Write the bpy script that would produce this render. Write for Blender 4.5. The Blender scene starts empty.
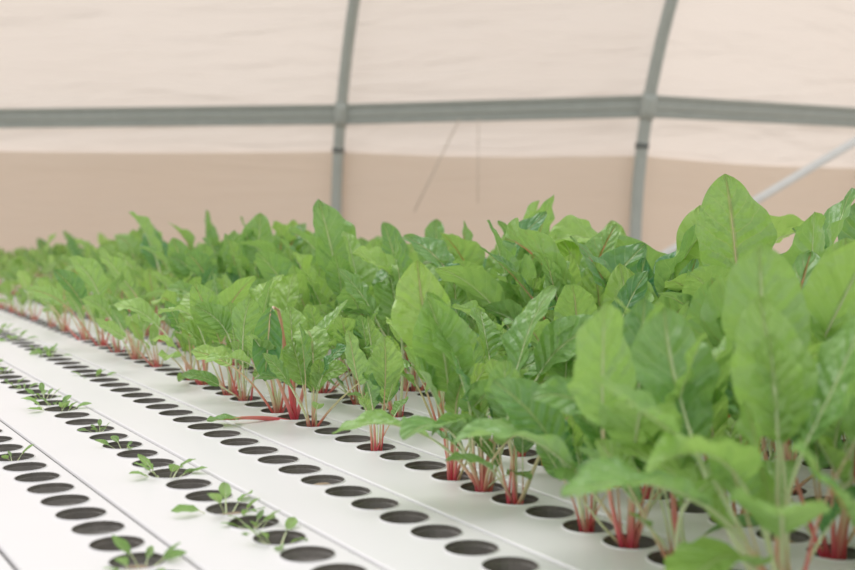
import bpy, math, random
from mathutils import Vector, Matrix, noise
random.seed(7)
scene = bpy.context.scene
try:
    scene.view_settings.view_transform = 'Standard'
    scene.view_settings.look = 'None'
    scene.view_settings.gamma = 1.15
except Exception: pass

BED = 0.80          # height of channel tops
EYE = BED + 0.40
F = 1188.0

# ------------------------------------------------------------ helpers
def srgb(r, g, b):
    def c(v):
        v /= 255.0
        return v/12.92 if v <= 0.04045 else ((v+0.055)/1.055)**2.4
    return (c(r), c(g), c(b), 1.0)

def new_mat(name):
    m = bpy.data.materials.new(name); m.use_nodes = True
    nt = m.node_tree; nt.nodes.clear()
    out = nt.nodes.new('ShaderNodeOutputMaterial')
    return m, nt, out

def nd(nt, typ, **kw):
    n = nt.nodes.new(typ)
    for k, v in kw.items():
        if k.startswith('i_'):
            n.inputs[k[2:].replace('_', ' ')].default_value = v
        else: setattr(n, k, v)
    return n

def link(nt, a, b): nt.links.new(a, b)

def mathn(nt, op, a, b=None, c=None):
    n = nt.nodes.new('ShaderNodeMath'); n.operation = op
    for i, v in enumerate((a, b, c)):
        if v is None: continue
        if isinstance(v, (int, float)): n.inputs[i].default_value = v
        else: nt.links.new(v, n.inputs[i])
    return n.outputs[0]

def mixc(nt, fac, a, b):
    n = nt.nodes.new('ShaderNodeMix'); n.data_type = 'RGBA'
    for idx, v in ((0, fac), (6, a), (7, b)):
        if isinstance(v, (int, float)): n.inputs[idx].default_value = v
        elif isinstance(v, tuple): n.inputs[idx].default_value = v
        else: nt.links.new(v, n.inputs[idx])
    return n.outputs[2]

def simple(name, col, rough=0.5, metal=0.0, noise_scale=30, var=0.08, bump=0.0):
    m, nt, out = new_mat(name)
    p = nd(nt, 'ShaderNodeBsdfPrincipled')
    tc = nd(nt, 'ShaderNodeTexCoord')
    nz = nd(nt, 'ShaderNodeTexNoise'); nz.inputs['Scale'].default_value = noise_scale
    nz.inputs['Detail'].default_value = 4
    link(nt, tc.outputs['Object'], nz.inputs['Vector'])
    dark = tuple(c*(1-var*2.2) for c in col[:3])+(1.0,)
    link(nt, mixc(nt, nz.outputs['Fac'], dark, tuple(min(1, c*(1+var)) for c in col[:3])+(1.0,)), p.inputs['Base Color'])
    p.inputs['Roughness'].default_value = rough; p.inputs['Metallic'].default_value = metal
    if bump:
        b = nd(nt, 'ShaderNodeBump'); b.inputs['Strength'].default_value = bump
        b.inputs['Distance'].default_value = 0.01
        link(nt, nz.outputs['Fac'], b.inputs['Height']); link(nt, b.outputs[0], p.inputs['Normal'])
    link(nt, p.outputs[0], out.inputs[0])
    return m

def obj_from(name, verts, faces, mats, fmat=None, smooth=True, parent=None):
    me = bpy.data.meshes.new(name)
    me.from_pydata(verts, [], faces)
    for m in mats: me.materials.append(m)
    if fmat:
        me.polygons.foreach_set('material_index', fmat)
    if smooth: me.polygons.foreach_set('use_smooth', [True]*len(faces))
    me.update()
    ob = bpy.data.objects.new(name, me)
    scene.collection.objects.link(ob)
    if parent: ob.parent = parent
    return ob

def empty(name):
    e = bpy.data.objects.new(name, None); e.empty_display_size = 0.1
    scene.collection.objects.link(e); return e

def tube(verts, faces, pts, rads, seg=8, cap=True):
    b0 = len(verts); n = len(pts)
    up = Vector((0.13, 0.21, 0.97))
    for i, p in enumerate(pts):
        p = Vector(p)
        t = (Vector(pts[min(i+1, n-1)]) - Vector(pts[max(i-1, 0)])).normalized()
        s = t.cross(up)
        if s.length < 1e-3: s = t.cross(Vector((1, 0, 0)))
        s.normalize(); q = s.cross(t)
        for j in range(seg):
            a = 2*math.pi*j/seg
            verts.append(tuple(p + (s*math.cos(a)+q*math.sin(a))*rads[i]))
    for i in range(n-1):
        for j in range(seg):
            j2 = (j+1) % seg
            faces.append((b0+i*seg+j, b0+i*seg+j2, b0+(i+1)*seg+j2, b0+(i+1)*seg+j))
    if cap:
        faces.append(tuple(b0+j for j in reversed(range(seg))))
        faces.append(tuple(b0+(n-1)*seg+j for j in range(seg)))

# ------------------------------------------------------------ materials
def leaf_material(name, light, dark, vein, rough=0.40):
    m, nt, out = new_mat(name)
    uv = nd(nt, 'ShaderNodeUVMap'); uv.uv_map = 'UVMap'
    sep = nd(nt, 'ShaderNodeSeparateXYZ'); link(nt, uv.outputs[0], sep.inputs[0])
    a = mathn(nt, 'MULTIPLY', mathn(nt, 'ABSOLUTE', mathn(nt, 'SUBTRACT', sep.outputs[0], 0.5)), 2.0)
    at = nd(nt, 'ShaderNodeAttribute'); at.attribute_name = 'leafdata'
    sc = nd(nt, 'ShaderNodeSeparateColor'); link(nt, at.outputs['Color'], sc.inputs[0])
    oi = nd(nt, 'ShaderNodeObjectInfo')
    tc = nd(nt, 'ShaderNodeTexCoord')
    nz = nd(nt, 'ShaderNodeTexNoise'); nz.inputs['Scale'].default_value = 16; nz.inputs['Detail'].default_value = 3
    link(nt, tc.outputs['Object'], nz.inputs['Vector'])
    q = mathn(nt, 'MULTIPLY', mathn(nt, 'SUBTRACT', sep.outputs[1], mathn(nt, 'MULTIPLY', mathn(nt, 'POWER', a, 0.8), 0.26)), 7.0)
    q = mathn(nt, 'ADD', q, mathn(nt, 'MULTIPLY', nz.outputs['Fac'], 0.9))
    fr = mathn(nt, 'ABSOLUTE', mathn(nt, 'SUBTRACT', mathn(nt, 'FRACT', mathn(nt, 'ADD', q, 20.0)), 0.5))
    latw = mathn(nt, 'SUBTRACT', 0.075, mathn(nt, 'MULTIPLY', a, 0.055))
    lat = mathn(nt, 'SUBTRACT', 1.0, mathn(nt, 'DIVIDE', fr, latw)); lat = mathn(nt, 'MAXIMUM', lat, 0.0)
    mid = mathn(nt, 'MAXIMUM', mathn(nt, 'SUBTRACT', 1.0, mathn(nt, 'DIVIDE', a, 0.085)), 0.0)
    veinm = mathn(nt, 'MINIMUM', mathn(nt, 'ADD', mathn(nt, 'MULTIPLY', mid, 1.6), mathn(nt, 'MULTIPLY', lat, 0.5)), 1.0)
    f = mathn(nt, 'ADD', mathn(nt, 'MULTIPLY', sc.outputs[0], 0.8), mathn(nt, 'MULTIPLY', oi.outputs['Random'], 0.2))
    f = mathn(nt, 'ADD', f, mathn(nt, 'MULTIPLY', mathn(nt, 'SUBTRACT', nz.outputs['Fac'], 0.5), 0.45))
    fc = nd(nt, 'ShaderNodeClamp'); link(nt, f, fc.inputs[0])
    base = mixc(nt, fc.outputs[0], light, dark)
    veincol = mixc(nt, sc.outputs[2], vein, srgb(190, 95, 55))
    col = mixc(nt, mathn(nt, 'MULTIPLY', veinm, 0.62), base, veincol)
    nz2 = nd(nt, 'ShaderNodeTexNoise'); nz2.inputs['Scale'].default_value = 42; nz2.inputs['Detail'].default_value = 2.5
    link(nt, tc.outputs['Object'], nz2.inputs['Vector'])
    h = mathn(nt, 'ADD', mathn(nt, 'MULTIPLY', fr, 0.9), mathn(nt, 'MULTIPLY', nz2.outputs['Fac'], 2.2))
    h = mathn(nt, 'SUBTRACT', h, mathn(nt, 'MULTIPLY', mid, 0.9))
    b = nd(nt, 'ShaderNodeBump'); b.inputs['Strength'].default_value = 0.75; b.inputs['Distance'].default_value = 0.009
    link(nt, h, b.inputs['Height'])
    geo = nd(nt, 'ShaderNodeNewGeometry')
    col = mixc(nt, mathn(nt, 'MULTIPLY', geo.outputs['Backfacing'], 0.35), col, srgb(156, 196, 120))
    p = nd(nt, 'ShaderNodeBsdfPrincipled')
    link(nt, col, p.inputs['Base Color']); p.inputs['Roughness'].default_value = rough
    p.inputs['Specular IOR Level'].default_value = 0.65
    link(nt, b.outputs[0], p.inputs['Normal'])
    tr = nd(nt, 'ShaderNodeBsdfTranslucent')
    tcol = mixc(nt, 0.45, col, srgb(178, 220, 85)); link(nt, tcol, tr.inputs['Color'])
    link(nt, b.outputs[0], tr.inputs['Normal'])
    mx = nd(nt, 'ShaderNodeMixShader'); mx.inputs[0].default_value = 0.36
    link(nt, p.outputs[0], mx.inputs[1]); link(nt, tr.outputs[0], mx.inputs[2])
    link(nt, mx.outputs[0], out.inputs[0])
    return m

leaf_mat = leaf_material('chard_leaf', srgb(174, 214, 98), srgb(52, 128, 76), srgb(210, 234, 158))
seed_mat = leaf_material('seedling_leaf', srgb(170, 212, 120), srgb(122, 182, 92), srgb(200, 228, 150))

def stem_material():
    m, nt, out = new_mat('chard_stem')
    at = nd(nt, 'ShaderNodeAttribute'); at.attribute_name = 'leafdata'
    sc = nd(nt, 'ShaderNodeSeparateColor'); link(nt, at.outputs['Color'], sc.inputs[0])
    lo = mixc(nt, sc.outputs[2], srgb(224, 50, 88), srgb(208, 62, 40))
    hi = mixc(nt, sc.outputs[2], srgb(208, 220, 168), srgb(200, 105, 66))
    cl = nd(nt, 'ShaderNodeClamp'); link(nt, sc.outputs[1], cl.inputs[0])
    col = mixc(nt, cl.outputs[0], lo, hi)
    p = nd(nt, 'ShaderNodeBsdfPrincipled'); link(nt, col, p.inputs['Base Color'])
    p.inputs['Roughness'].default_value = 0.35
    p.inputs['Subsurface Weight'].default_value = 0.2
    p.inputs['Subsurface Radius'].default_value = (0.01, 0.004, 0.003)
    link(nt, p.outputs[0], out.inputs[0]); return m
stem_mat = stem_material()

def film_material(name, col, colb, trans=0.5, bs=0.5):
    m, nt, out = new_mat(name)
    tc = nd(nt, 'ShaderNodeTexCoord')
    mp = nd(nt, 'ShaderNodeMapping'); mp.inputs['Rotation'].default_value = (0.0, 0.55, 0.0)
    mp.inputs['Scale'].default_value = (0.6, 0.6, 4.5)
    link(nt, tc.outputs['Object'], mp.inputs[0])
    nz = nd(nt, 'ShaderNodeTexNoise'); nz.inputs['Scale'].default_value = 1.4; nz.inputs['Detail'].default_value = 4
    nz.inputs['Distortion'].default_value = 0.4
    link(nt, mp.outputs[0], nz.inputs['Vector'])
    n2 = nd(nt, 'ShaderNodeTexNoise'); n2.inputs['Scale'].default_value = 0.8; n2.inputs['Detail'].default_value = 3
    link(nt, tc.outputs['Object'], n2.inputs['Vector'])
    c = mixc(nt, n2.outputs['Fac'], col, colb)
    b = nd(nt, 'ShaderNodeBump'); b.inputs['Strength'].default_value = bs; b.inputs['Distance'].default_value = 0.10
    link(nt, nz.outputs['Fac'], b.inputs['Height'])
    d = nd(nt, 'ShaderNodeBsdfDiffuse'); t = nd(nt, 'ShaderNodeBsdfTranslucent')
    for s in (d, t):
        link(nt, c, s.inputs['Color']); link(nt, b.outputs[0], s.inputs['Normal'])
    mx = nd(nt, 'ShaderNodeMixShader'); mx.inputs[0].default_value = trans
    link(nt, d.outputs[0], mx.inputs[1]); link(nt, t.outputs[0], mx.inputs[2])
    link(nt, mx.outputs[0], out.inputs[0]); return m
film_up = film_material('film_cream', srgb(243, 231, 222), srgb(239, 225, 214), bs=0.8)
film_lo = film_material('film_tan', srgb(240, 225, 209), srgb(234, 217, 199), 0.32, 0.25)

channel_mat = simple('white_pvc_channel', (0.81, 0.79, 0.805, 1), 0.35, noise_scale=5, var=0.02)
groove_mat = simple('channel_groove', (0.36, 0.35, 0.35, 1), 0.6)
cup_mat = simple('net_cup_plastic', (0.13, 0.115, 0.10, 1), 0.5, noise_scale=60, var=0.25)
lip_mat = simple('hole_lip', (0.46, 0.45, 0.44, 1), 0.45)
media_mat = simple('growing_medium', srgb(168, 146, 118), 0.9, noise_scale=120, var=0.4, bump=0.6)
steel_mat = simple('galvanised_steel', srgb(170, 176, 170), 0.5, metal=0.1, noise_scale=14, var=0.07)
steel_dark = simple('clamp_steel', srgb(100, 104, 102), 0.5, metal=0.2)
brace_mat = simple('brace_steel', srgb(230, 231, 229), 0.45, metal=0.0)
ground_mat = simple('greenhouse_gravel', srgb(190, 180, 165), 0.95, noise_scale=25, var=0.2, bump=0.8)
wire_shadow_mat = simple('wire_shadow', srgb(212, 198, 182), 0.7)  # faint tan standing in for wire shadow showing through the film

# ------------------------------------------------------------ floor
def floor():
    N = 24; v = []; f = []
    for i in range(N+1):
        for j in range(N+1):
            x = -12+24*i/N; y = -6+20*j/N
            v.append((x, y, 0.01*noise.noise(Vector((x, y, 0)))-0.012))
    for i in range(N):
        for j in range(N):
            a = i*(N+1)+j
            f.append((a, a+N+1, a+N+2, a+1))
    obj_from('floor', v, f, [ground_mat])
floor()

# ------------------------------------------------------------ bed of channels
ANG = math.radians(31.46)
D = Vector((-math.sin(ANG), math.cos(ANG), 0))
Nn = Vector((math.cos(ANG), math.sin(ANG), 0))
ROW0, ROWSP = 0.732, 0.169
HS = 0.0755; HR = 0.0305
S0 = -0.9; NH = 107
def bedpt(s, off, z=0.0): 
    p = D*s + Nn*off
    return Vector((p.x, p.y, BED+z))
def hole(k, i):
    return S0 + (i+0.5)*HS, ROW0+ROWSP*k
def hole_near(k, s):
    return hole(k, int(round((s-S0)/HS-0.5)))

table = empty('hydroponic_grow_table')
def channels(kmin, kmax):
    par = table
    SEG = 24
    for k in range(kmin, kmax+1):
        v = []; f = []; fm = []
        off = ROW0+ROWSP*k
        o0 = off-0.116; o1 = off+0.049
        for i in range(NH):
            sc = S0+(i+0.5)*HS
            b = len(v)
            hw = HS/2
            for j in range(SEG):
                a = 2*math.pi*j/SEG
                ca, sa = math.cos(a), math.sin(a)
                m = max(abs(ca), abs(sa))
                v.append(tuple(bedpt(sc+hw*ca/m, off+hw*sa/m)))
            dp = random.uniform(-0.018, -0.009)
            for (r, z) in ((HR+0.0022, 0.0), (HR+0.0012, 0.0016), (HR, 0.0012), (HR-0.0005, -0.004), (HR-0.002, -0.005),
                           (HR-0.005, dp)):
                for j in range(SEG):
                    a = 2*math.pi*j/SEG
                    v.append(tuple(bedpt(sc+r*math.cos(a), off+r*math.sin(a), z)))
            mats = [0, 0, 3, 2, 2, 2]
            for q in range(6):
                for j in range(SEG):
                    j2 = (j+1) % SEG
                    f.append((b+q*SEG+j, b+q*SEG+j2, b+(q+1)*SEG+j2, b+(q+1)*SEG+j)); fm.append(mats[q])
            mid0 = len(v); has = random.random() < 0.6
            rm = (HR-0.005)*random.uniform(0.45, 0.75); cx = random.uniform(-.004, .004); cy = random.uniform(-.004, .004)
            for j in range(SEG):
                a = 2*math.pi*j/SEG; r2 = rm*(1+0.15*math.sin(3*a+i))
                v.append(tuple(bedpt(sc+cx+r2*math.cos(a), off+cy+r2*math.sin(a), dp+(0.003 if has else -0.004))))
            for j in range(SEG):
                j2 = (j+1) % SEG
                f.append((b+6*SEG+j, b+6*SEG+j2, mid0+j2, mid0+j)); fm.append(2)
            f.append(tuple(mid0+j for j in range(SEG))); fm.append(4 if has else 2)
        sa_, sb_ = S0, S0+NH*HS
        def strip(offs, zs, mi):
            for n in range(len(offs)-1):
                b = len(v)
                for s in (sa_, sb_):
                    v.append(tuple(bedpt(s, offs[n], zs[n]))); v.append(tuple(bedpt(s, offs[n+1], zs[n+1])))
                f.append((b, b+1, b+3, b+2)); fm.append(mi)
        strip([o0+0.003, off-HS/2], [0.0, 0.0], 0)
        strip([off+HS/2, o1-0.003], [0.0, 0.0], 0)
        strip([o0, o0+0.0012, o0+0.003], [-0.004, -0.0012, 0.0], 0)
        strip([o1-0.003, o1-0.0012, o1], [0.0, -0.0012, -0.004], 0)
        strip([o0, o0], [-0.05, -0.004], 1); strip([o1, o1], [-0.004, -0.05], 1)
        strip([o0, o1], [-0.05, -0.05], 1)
        for s in (sa_, sb_):
            b = len(v)
            for o, z in ((o0, 0), (o1, 0), (o1, -0.05), (o0, -0.05)): v.append(tuple(bedpt(s, o, z-0.001)))
            f.append((b, b+1, b+2, b+3)); fm.append(0)
        obj_from('grow_channel', v, f, [channel_mat, groove_mat, cup_mat, lip_mat, media_mat], fm, smooth=False, parent=par)
    v = []; f = []
    oA = ROW0+ROWSP*kmin-0.1; oB = ROW0+ROWSP*kmax+0.05
    s = S0+0.3
    while s < S0+NH*HS:
        tube(v, f, [bedpt(s, oA, -0.07), bedpt(s, oB, -0.07)], [0.02]*2, 8)
        for o in (oA+0.05, (oA+oB)/2, oB-0.05):
            p = bedpt(s, o, -0.07)
            tube(v, f, [p, (p.x, p.y, 0.0)], [0.02]*2, 8)
        s += 1.25
    obj_from('support_frame', v, f, [steel_mat], parent=par)
channels(-5, 6)

# ------------------------------------------------------------ plants
class Acc:
    def __init__(s): s.v = []; s.f = []; s.m = []; s.uv = []; s.c = []

def add_leaf(A, base, az, th0, th1, pet, blade, width, tint, kind, rnd, roll=0.0, cup=0.25, ruf=0.12, thick=0.004,
             cols=15, rows=26, bend=1.5, redlen=1.0, twist=0.0, puck=0.03, droop=0.0, hang=0.0):
    L = pet+blade; n = 36; pts = []; Ts = []
    p = Vector(base)
    wob = rnd.uniform(-0.16, 0.16); wph = rnd.uniform(0, 6)
    for i in range(n+1):
        t = i/n
        th = th0+(th1-th0)*t**bend+wob*math.sin(wph+t*7)
        th += droop*max(0, t-pet/L)/(1-pet/L)
        if hang:
            x = min(1, max(0, (t-(pet/L-0.14))/0.17)); th += hang*x*x*(3-2*x)
        a = az+twist*t
        T = Vector((math.sin(th)*math.cos(a), math.sin(th)*math.sin(a), math.cos(th)))
        pts.append(p.copy()); Ts.append((T, th, a))
        p = p+T*(L/n)
    def at(d):
        x = min(max(d/L, 0), 1)*n; i = min(int(x), n-1); fr = x-i
        P = pts[i].lerp(pts[i+1], fr); T, th, a = Ts[i]
        T2, th2, a2 = Ts[i+1]
        th = th+(th2-th)*fr; a = a+(a2-a)*fr
        T = Vector((math.sin(th)*math.cos(a), math.sin(th)*math.sin(a), math.cos(th)))
        Nv = Vector((-math.cos(th)*math.cos(a), -math.cos(th)*math.sin(a), math.sin(th)))
        S = T.cross(Nv).normalized()
        return P, T, Nv, S
    b = len(A.v); seg = 6; ns = 20 if hang else 13; end = pet+blade*0.8
    for i in range(ns):
        d = end*i/(ns-1)
        P, T, Nv, S = at(d)
        rr = thick*(1.2-0.6*min(1, d/max(pet, 1e-4)))
        if d > pet: rr = thick*0.55*(1-(d-pet)/(end-pet+1e-6)*0.85)
        off = -Nv*rr*0.55 if d > pet*0.98 else Vector((0, 0, 0))
        for j in range(seg):
            an = 2*math.pi*j/seg
            A.v.append(tuple(P+off+S*math.cos(an)*rr*1.15+Nv*math.sin(an)*rr*0.85))
            g = min(1.0, (d/(max(pet, 1e-3)*redlen))**1.1)
            A.uv.append((0.5, 0.0)); A.c.append((tint, g, kind, 1))
    for i in range(ns-1):
        for j in range(seg):
            j2 = (j+1) % seg
            A.f.append((b+i*seg+j, b+i*seg+j2, b+(i+1)*seg+j2, b+(i+1)*seg+j)); A.m.append(1)
    A.f.append(tuple(b+(ns-1)*seg+j for j in range(seg))); A.m.append(1)
    b = len(A.v)
    ph = [rnd.uniform(0, 6.28) for _ in range(4)]; fq = [rnd.uniform(7, 13) for _ in range(2)]
    pw = rnd.uniform(0.70, 0.98); bl = rnd.uniform(0.6, 0.75)
    asym = rnd.uniform(-0.08, 0.08); nsd = rnd.uniform(0, 100)
    cr, sr = math.cos(roll), math.sin(roll)
    for i in range(rows+1):
        t = (i/rows)
        P, T, Nv, S = at(pet+blade*t)
        S2 = S*cr+Nv*sr; N2 = Nv*cr-S*sr
        w = width*0.5*max(0.0, math.sin(math.pi*min(1, max(0, t))**pw))**bl
        w = max(w, 0.0008)
        for j in range(cols):
            s = -1+2*j/(cols-1)
            side = 0 if s < 0 else 1
            ab = abs(s)
            edge = ab**1.8*math.sin(fq[side]*t+ph[side])*ruf*width*(0.3+w/width*1.4)
            edge += ab**3*math.sin(fq[side]*2.1*t+ph[side+2])*ruf*0.35*width
            lift = cup*w*(ab**1.3)*(1.1-0.5*t)
            pk = puck*width*(0.7*math.cos(2*math.pi*4.5*(t-0.26*ab**0.8)+ph[side])+1.6*noise.noise(Vector((s*2.6+nsd, t*6.0, nsd))))
            pk *= min(1, ab*3)*(w*2/width)
            back = T*(-0.08*blade*(ab**2)*(1-t)**3)
            ww = w*(1+asym*s)*(1+0.04*math.sin(fq[side]*1.3*t+ph[side+1])*ab)
            A.v.append(tuple(P+S2*s*ww*(1-0.12*cup*ab)+N2*(lift+edge+pk)+back))
            A.uv.append((0.5+0.5*s, t)); A.c.append((min(1, max(0, tint+(0.12*(1-t)))), t, kind, 1))
    for i in range(rows):
        for j in range(cols-1):
            a = b+i*cols+j
            A.f.append((a, a+1, a+cols+1, a+cols)); A.m.append(0)

def mesh_of(A, name, lm):
    me = bpy.data.meshes.new(name)
    me.from_pydata(A.v, [], A.f)
    me.materials.append(lm); me.materials.append(stem_mat)
    me.polygons.foreach_set('material_index', A.m)
    me.polygons.foreach_set('use_smooth', [True]*len(A.f))
    uvl = me.uv_layers.new(name='UVMap')
    li = [0]*len(me.loops); me.loops.foreach_get('vertex_index', li)
    flat = []
    for i in li: flat.extend(A.uv[i])
    uvl.data.foreach_set('uv', flat)
    ca = me.color_attributes.new(name='leafdata', type='FLOAT_COLOR', domain='POINT')
    flat = []
    for c in A.c: flat.extend(c)
    ca.data.foreach_set('color', flat)
    me.update(); return me

def make_mature(seed):
    r = random.Random(seed); A = Acc()
    n = r.randint(7, 10); a0 = r.uniform(0, 6.28)
    kindp = r.random() < 0.2
    for i in range(n):
        u = i/(n-1)
        az = a0+i*2.4+r.uniform(-0.5, 0.5)
        th0 = (0.48*(1-u)+0.03)*r.uniform(0.3, 1.4)
        th1 = (0.95*(1-u)+0.2)*r.uniform(0.3, 1.5)
        sz = (1.0-0.35*u)*r.uniform(0.72, 1.15)
        bl = 0.122*sz*r.uniform(0.75, 1.2)
        br = 0.014*r.random()
        pet = 0.180*sz*r.uniform(0.75, 1.15)
        if u > 0.5: pet = min(pet, 0.15); bl = min(bl, 0.115)
        add_leaf(A, (br*math.cos(az), br*math.sin(az), -0.012), az, th0, th1, pet, bl,
                 bl*r.uniform(0.50, 0.70), min(1, max(0, r.gauss(0.55-0.2*u, 0.38))), (1.0 if kindp else r.choice((0, 0, 0, 0.3))),
                 r, roll=r.uniform(-0.8, 0.8), cup=r.uniform(0.1, 0.6), ruf=r.uniform(0.04, 0.11), thick=0.0027*sz*r.uniform(0.65, 1.3),
                 redlen=r.choice((0.15, 0.4, 0.7, 1.1)), twist=r.uniform(-1.3, 1.3), bend=r.uniform(1.4, 3.2), puck=r.uniform(0.03, 0.06),
                 droop=r.choice((0, 0.2, 0.5, 1.3, -0.3)))
    for i in range(r.randint(1, 2)):
        az = r.uniform(0, 6.28); bl = r.uniform(0.05, 0.085)
        add_leaf(A, (0, 0, -0.012), az, r.uniform(0.3, 0.8), r.uniform(0.8, 1.8), r.uniform(0.06, 0.12), bl, bl*0.5, r.uniform(0.2, 0.9), 0.0,
                 r, roll=r.uniform(-0.5, 0.5), cup=0.3, ruf=0.06, thick=0.002, redlen=r.uniform(0.3, 0.9), twist=r.uniform(-1, 1))
    return mesh_of(A, 'chard_mature', leaf_mat)

def make_young(seed):
    r = random.Random(seed); A = Acc()
    n = r.randint(6, 10); a0 = r.uniform(0, 6.28)
    for i in range(n):
        u = i/(n-1); az = a0+i*2.4+r.uniform(-0.5, 0.5)
        th0 = (0.5*(1-u)+0.03)*r.uniform(0.5, 1.4); th1 = (1.2*(1-u)+0.25)*r.uniform(0.4, 1.4)
        sz = (1.0-0.4*u)*r.uniform(0.7, 1.2)
        add_leaf(A, (0.004*math.cos(az), 0.004*math.sin(az), -0.012), az, th0, th1, 0.125*sz, 0.080*sz, 0.043*sz*r.uniform(0.8, 1.15),
                 min(1, max(0, r.gauss(0.2, 0.22))), r.choice((0, 0, 0.5)), r, roll=r.uniform(-0.7, 0.7), cup=r.uniform(0.1, 0.4),
                 ruf=0.09, thick=0.0023, redlen=r.choice((0.3, 0.7, 1.1)), twist=r.uniform(-1, 1), bend=r.uniform(1.2, 2.6), cols=11, rows=16,
                 droop=r.choice((0, 0.3, 0.8)))
    return mesh_of(A, 'chard_young', leaf_mat)

def make_seedling(seed):
    r = random.Random(seed); A = Acc()
    n = r.randint(4, 10); a0 = r.uniform(0, 6.28)
    for i in range(n):
        az = a0+i*2.4+r.uniform(-0.4, 0.4)
        th0 = r.uniform(0.4, 1.1); th1 = th0+r.uniform(0.4, 0.9)
        sz = r.uniform(0.6, 1.2)
        add_leaf(A, (0.014*math.cos(az)*r.random(), 0.014*math.sin(az)*r.random(), -0.012), az, th0, th1, 0.024*sz, 0.024*sz, 0.013*sz,
                 r.random()*0.7, 0.0, r, cup=0.3, ruf=0.05, thick=0.0009, redlen=0.15, cols=5, rows=6, roll=r.uniform(-.5, .5))
    return mesh_of(A, 'seedling', seed_mat)

mature = [make_mature(100+i) for i in range(36)]
young = [make_young(300+i) for i in range(18)]
seedl = [make_seedling(500+i) for i in range(16)]
for m_ in mature+young: m_['h'] = max(v.co.z for v in m_.vertices)

def lerp(a, b, t): 
    t = min(1, max(0, t)); return a+(b-a)*t

crop = empty('swiss_chard_crop')
def put(me, s, off, scale, rot, parent, name, z=0.0, tilt=0.0, tdir=0.0):
    ob = bpy.data.objects.new(name, me); scene.collection.objects.link(ob)
    ob.location = bedpt(s, off, z)
    ax = Vector((-math.sin(tdir), math.cos(tdir), 0))
    M = Matrix.Rotation(tilt, 3, ax) @ Matrix.Rotation(rot, 3, 'Z')
    ob.rotation_euler = M.to_euler(); ob.scale = (scale,)*3
    ob.parent = parent; return ob

rr = random.Random(33)
REF_M = 0.27; REF_Y = 0.185
FRONT = ANG+math.pi
for k in range(1, 7):
    i = 0
    while i < NH:
        s, off = hole(k, i)
        smin = {1: 0.42, 2: 0.30}.get(k, 0.15)
        if s > smin and s < 7.0:
            if k == 1: h = lerp(0.265, 0.16, (s-1.5)/2.8)
            elif k == 2: h = lerp(0.29, 0.165, (s-1.6)/3.3)
            else:
                hn = {3: 0.32, 4: 0.345, 5: 0.37, 6: 0.38}[k]
                h = lerp(hn, 0.27, (s-1.4)/3.0) if s < 4.4 else lerp(0.27, 0.12, (s-4.4)/2.2)
            h *= rr.uniform(0.72, 1.18)
            isy = (rr.random() < lerp(0.05, 1.0, (s-1.7)/2.0)) if k <= 2 else (rr.random() < lerp(0.0, 0.9, (s-3)/3))
            me = rr.choice(young) if isy else rr.choice(mature)
            sc_ = h/(REF_Y if isy else REF_M)
            capv = {1: 0.31, 2: 0.35}.get(k, 0.425) if s < 3 else 0.35
            sc_ = min(sc_, capv/me['h'])
            put(me, s, off, sc_, rr.uniform(0, 6.28), crop, 'chard_plant',
                tilt=abs(rr.gauss(0.06 if k > 1 else 0.15, 0.09)), tdir=(FRONT+rr.uniform(-1.2, 1.2)) if k == 1 else rr.uniform(0, 6.28))
        i += (rr.choice((1, 1, 2, 2)) if s < 1.4 else rr.choice((1, 2, 2, 3))) if k == 1 else rr.choice((1, 1, 2, 2)) 

def hero(k, s, leaves, seed):
    r = random.Random(seed); A = Acc()
    for L in leaves:
        add_leaf(A, (0, 0, -0.012), rnd=r, **L)
    s, off = hole_near(k, s)
    put(mesh_of(A, 'chard_hero', leaf_mat), s, off, 1.0, 0.0, crop, 'chard_plant')
# wilted plant at front of the crop with a thick red stalk lying on the channel
hero(1, 1.93, [
    dict(az=4.3, th0=0.25, th1=0.2, pet=0.25, blade=0.12, width=0.055, tint=1.0, kind=0.2, bend=1.0, thick=0.0042, redlen=1.4, cup=0.6, ruf=0.06, hang=2.8, roll=0.6),
    dict(az=3.7, th0=1.15, th1=1.62, pet=0.11, blade=0.06, width=0.045, tint=0.6, kind=0.1, bend=0.6, thick=0.0055, redlen=3, cup=0.2, ruf=0.05),
    dict(az=4.2, th0=0.45, th1=0.9, pet=0.13, blade=0.09, width=0.055, tint=0.5, kind=0.0, thick=0.004, redlen=1.3, cup=0.3, ruf=0.05),
    dict(az=0.3, th0=0.25, th1=0.7, pet=0.15, blade=0.10, width=0.06, tint=0.4, kind=0.0, thick=0.004, redlen=1.0, cup=0.3, ruf=0.05),
    dict(az=1.8, th0=0.15, th1=0.5, pet=0.13, blade=0.09, width=0.055, tint=0.3, kind=0.0, thick=0.004, redlen=1.4, cup=0.3, ruf=0.05),
], 5)
hero(4, 1.32, [
    dict(az=1.9, th0=0.05, th1=0.45, pet=0.27, blade=0.185, width=0.15, tint=0.2, kind=0.35, bend=2.0, thick=0.0042, redlen=1.2, cup=0.15, ruf=0.035, puck=0.02),
    dict(az=0.2, th0=0.25, th1=0.9, pet=0.20, blade=0.15, width=0.09, tint=0.6, kind=0.9, thick=0.004, redlen=1.2, cup=0.3, ruf=0.05),
    dict(az=3.6, th0=0.2, th1=1.2, pet=0.20, blade=0.14, width=0.08, tint=0.9, kind=0.1, thick=0.004, redlen=1.2, cup=0.3, ruf=0.05),
], 6)
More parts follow.
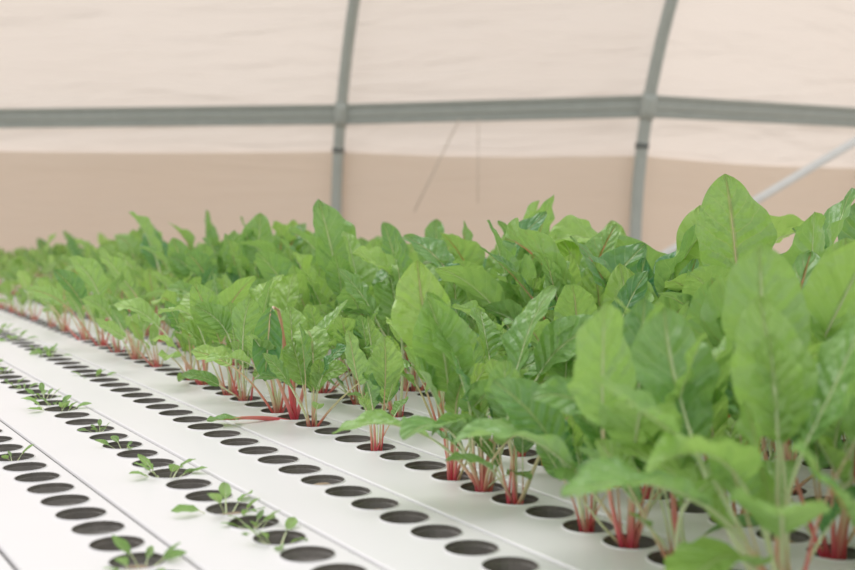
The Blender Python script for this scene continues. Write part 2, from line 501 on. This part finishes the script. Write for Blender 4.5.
hero(4, 2.05, [
    dict(az=0.25, th0=0.10, th1=0.95, pet=0.27, blade=0.15, width=0.065, tint=1.0, kind=0.1, bend=2.0, thick=0.004, cup=0.35, ruf=0.05, roll=-0.5),
    dict(az=2.6, th0=0.15, th1=1.2, pet=0.26, blade=0.14, width=0.08, tint=0.7, kind=0.2, bend=1.6, thick=0.004, cup=0.35, ruf=0.05, roll=0.3),
    dict(az=4.4, th0=0.15, th1=1.1, pet=0.21, blade=0.13, width=0.07, tint=0.4, kind=0.0, thick=0.004, cup=0.3, ruf=0.05),
], 8)
hero(4, 1.78, [
    dict(az=0.6, th0=0.12, th1=0.75, pet=0.25, blade=0.13, width=0.07, tint=0.45, kind=1.0, bend=2.0, thick=0.004, cup=0.3, ruf=0.04, roll=-0.3),
    dict(az=3.0, th0=0.2, th1=1.0, pet=0.24, blade=0.13, width=0.075, tint=0.8, kind=0.6, thick=0.004, cup=0.3, ruf=0.05),
], 9)
hero(4, 2.75, [
    dict(az=1.7, th0=0.05, th1=0.5, pet=0.24, blade=0.13, width=0.09, tint=0.95, kind=0.0, bend=2.0, thick=0.004, cup=0.2, ruf=0.05, puck=0.05),
    dict(az=3.3, th0=0.2, th1=0.9, pet=0.22, blade=0.13, width=0.08, tint=0.8, kind=0.0, thick=0.004, cup=0.3, ruf=0.06),
], 10)
hero(1, 1.35, [
    dict(az=3.5, th0=0.5, th1=2.0, pet=0.13, blade=0.13, width=0.07, tint=0.5, kind=0.0, bend=1.3, thick=0.003, cup=0.3, ruf=0.05, redlen=0.6),
    dict(az=4.1, th0=0.4, th1=1.9, pet=0.12, blade=0.12, width=0.07, tint=0.7, kind=0.0, bend=1.3, thick=0.003, cup=0.3, ruf=0.05, redlen=0.6),
    dict(az=2.4, th0=0.1, th1=0.8, pet=0.17, blade=0.13, width=0.08, tint=0.4, kind=0.0, thick=0.003, cup=0.3, ruf=0.05, redlen=0.6),
    dict(az=0.4, th0=0.1, th1=0.8, pet=0.18, blade=0.13, width=0.08, tint=0.6, kind=0.0, thick=0.003, cup=0.3, ruf=0.05, redlen=0.6),
], 11)
hero(1, 1.05, [
    dict(az=3.3, th0=0.3, th1=1.9, pet=0.13, blade=0.15, width=0.09, tint=0.6, kind=0.0, bend=1.2, thick=0.003, cup=0.3, ruf=0.06, redlen=0.6),
    dict(az=4.6, th0=0.3, th1=1.5, pet=0.15, blade=0.14, width=0.09, tint=0.3, kind=0.0, bend=1.6, thick=0.003, cup=0.3, ruf=0.05, redlen=0.6),
    dict(az=1.2, th0=0.1, th1=0.5, pet=0.16, blade=0.14, width=0.085, tint=0.7, kind=0.0, thick=0.003, cup=0.2, ruf=0.05, redlen=0.8),
], 14)
hero(1, 0.82, [
    dict(az=3.5, th0=0.4, th1=1.9, pet=0.16, blade=0.15, width=0.09, tint=0.7, kind=0.0, bend=1.2, thick=0.003, cup=0.3, ruf=0.05, redlen=0.6),
    dict(az=4.4, th0=0.4, th1=1.7, pet=0.13, blade=0.14, width=0.09, tint=0.5, kind=0.0, bend=1.3, thick=0.003, cup=0.3, ruf=0.05, redlen=0.6),
    dict(az=3.9, th0=0.6, th1=2.1, pet=0.09, blade=0.13, width=0.08, tint=0.3, kind=0.0, bend=1.1, thick=0.003, cup=0.3, ruf=0.05, redlen=0.6),
    dict(az=2.6, th0=0.5, th1=1.5, pet=0.10, blade=0.14, width=0.085, tint=0.3, kind=0.0, thick=0.003, cup=0.2, ruf=0.04, redlen=0.6),
    dict(az=0.2, th0=0.1, th1=0.6, pet=0.18, blade=0.14, width=0.085, tint=0.6, kind=0.0, thick=0.003, cup=0.2, ruf=0.04, redlen=0.6),
    dict(az=1.7, th0=0.1, th1=0.4, pet=0.18, blade=0.14, width=0.09, tint=0.3, kind=0.0, thick=0.003, cup=0.2, ruf=0.04, redlen=0.6),
], 12)

sd = empty('chard_seedlings')
for k in range(-5, 1):
    for i in range(NH):
        s, off = hole(k, i)
        if rr.random() < (0.22 if k == 0 else 0.42):
            put(rr.choice(seedl), s+rr.uniform(-.008, .008), off+rr.uniform(-.008, .008), rr.uniform(0.55, 1.3), rr.uniform(0, 6.28), sd, 'seedling')

# ------------------------------------------------------------ greenhouse wall
PLAN = [(-9.0, 9.02), (-3.9, 8.155), (-0.58, 7.59), (1.20, 6.90), (2.95, 8.03), (5.6, 9.8)]
H0 = EYE-0.28
def wallpt(x, y, z):
    h = z-H0
    if h > 0: x += 0.070*h*h; y -= 0.18*h*h
    return Vector((x, y, z))
def plan_at(u):
    i = min(int(u), len(PLAN)-2); fr = u-i
    a, b = PLAN[i], PLAN[i+1]
    return a[0]+(b[0]-a[0])*fr, a[1]+(b[1]-a[1])*fr
def film(name, zfun0, zfun1, mat, inset=0.0, nz_=24, amp=0.02, parent=None):
    v = []; f = []; nu = 14*(len(PLAN)-1)
    for a in range(nu+1):
        u = a/14.0; x, y = plan_at(u)
        for b in range(nz_+1):
            z = zfun0(u)+(zfun1(u)-zfun0(u))*b/nz_
            p = wallpt(x, y-inset, z)
            p.y += 0.05 + amp*noise.noise(Vector((x*1.3, z*1.7, inset*10)))
            v.append(tuple(p))
    for a in range(nu):
        for b in range(nz_):
            q = a*(nz_+1)+b
            f.append((q, q+nz_+1, q+nz_+2, q+1))
    return obj_from(name, v, f, [mat], parent=parent)
film('wall_back', lambda u: 0.0, lambda u: 3.9, film_up, nz_=40)
BAR = EYE+0.50
def sag(u):
    fr = u-int(u)
    base = EYE+lerp(0.32, 0.17, (u-1)/3.2)
    return base-0.02*math.sin(math.pi*fr)
film('curtain_lower', lambda u: 0.02, sag, film_lo, inset=0.035, nz_=16, amp=0.012)

frame = empty('greenhouse_frame')
v = []; f = []
for i in range(1, 5):
    x, y = PLAN[i]
    pts = []
    for b in range(31):
        z = 3.85*b/30
        p = wallpt(x, y-0.04, z); pts.append(p)
    tube(v, f, pts, [0.036]*31, 12)
obj_from('arch_tubes', v, f, [steel_mat], parent=frame)
v = []; f = []
for i in range(1, 5):
    x, y = PLAN[i]
    for z in (EYE+0.28, ):
        p = wallpt(x, y-0.04, z)
        tube(v, f, [p-Vector((0, 0, 0.016)), p+Vector((0, 0, 0.016))], [0.040]*2, 12)
obj_from('tube_clamps', v, f, [steel_dark], parent=frame)
prof = [(0.0, -0.062), (-0.03, -0.062), (-0.034, -0.050), (-0.018, -0.044), (-0.018, -0.018), (-0.030, -0.012), (-0.030, 0.014),
        (-0.018, 0.020), (-0.018, 0.040), (-0.036, 0.046), (-0.036, 0.060), (0.0, 0.062)]
v = []; f = []
NP = len(prof)
for i in range(len(PLAN)):
    x, y = PLAN[i]
    for (dy, dz) in prof:
        p = wallpt(x, y-0.015+dy, BAR+dz); v.append(tuple(p))
for i in range(len(PLAN)-1):
    for j in range(NP):
        j2 = (j+1) % NP
        f.append((i*NP+j, i*NP+j2, (i+1)*NP+j2, (i+1)*NP+j))
obj_from('side_rail', v, f, [steel_mat], smooth=False, parent=frame)
v = []; f = []
for i in range(1, 5):
    x, y = PLAN[i]
    pts = [wallpt(x, y-0.04, BAR+dz) for dz in (-0.07, -0.02, 0.03, 0.07)]
    tube(v, f, pts, [0.043]*4, 12)
obj_from('rail_brackets', v, f, [steel_mat], parent=frame)
v = []; f = []
a = Vector((1.405, 6.6, EYE-0.278)); b = Vector((2.377, 6.6, EYE+0.305)); d = b-a
tube(v, f, [a-d*1.57, b+d*1.0], [0.024]*2, 10)
obj_from('diagonal_brace', v, f, [brace_mat], parent=frame)
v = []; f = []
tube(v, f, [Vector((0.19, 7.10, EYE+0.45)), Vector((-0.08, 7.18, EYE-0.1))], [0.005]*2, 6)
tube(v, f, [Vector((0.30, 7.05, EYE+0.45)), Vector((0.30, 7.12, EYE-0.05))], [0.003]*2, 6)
obj_from('guy_wire_shadows', v, f, [wire_shadow_mat], parent=frame)  # shadow lines of outside guy wires, modelled as thin tubes inside the film

# ------------------------------------------------------------ light
w = bpy.data.worlds.new('overcast'); scene.world = w; w.use_nodes = True
bg = w.node_tree.nodes['Background']
bg.inputs[0].default_value = (1.0, 0.995, 0.985, 1); bg.inputs[1].default_value = 0.92
sun = bpy.data.lights.new('soft_sun', 'SUN'); sun.energy = 1.55; sun.angle = math.radians(35); sun.color = (1, 0.98, 0.95)
so = bpy.data.objects.new('soft_sun', sun); scene.collection.objects.link(so)
so.rotation_euler = (math.radians(-28), math.radians(-25), 0)

# ------------------------------------------------------------ camera
cam = bpy.data.cameras.new('camera'); co = bpy.data.objects.new('camera', cam); scene.collection.objects.link(co)
cam.sensor_width = 36; cam.lens = 36*F/855
co.location = (0, 0, EYE)
co.rotation_euler = (math.radians(90)-math.atan(90/F), 0, 0)
cam.dof.use_dof = True; cam.dof.focus_distance = 2.0; cam.dof.aperture_fstop = 3.6
cam.clip_start = 0.02
scene.camera = co
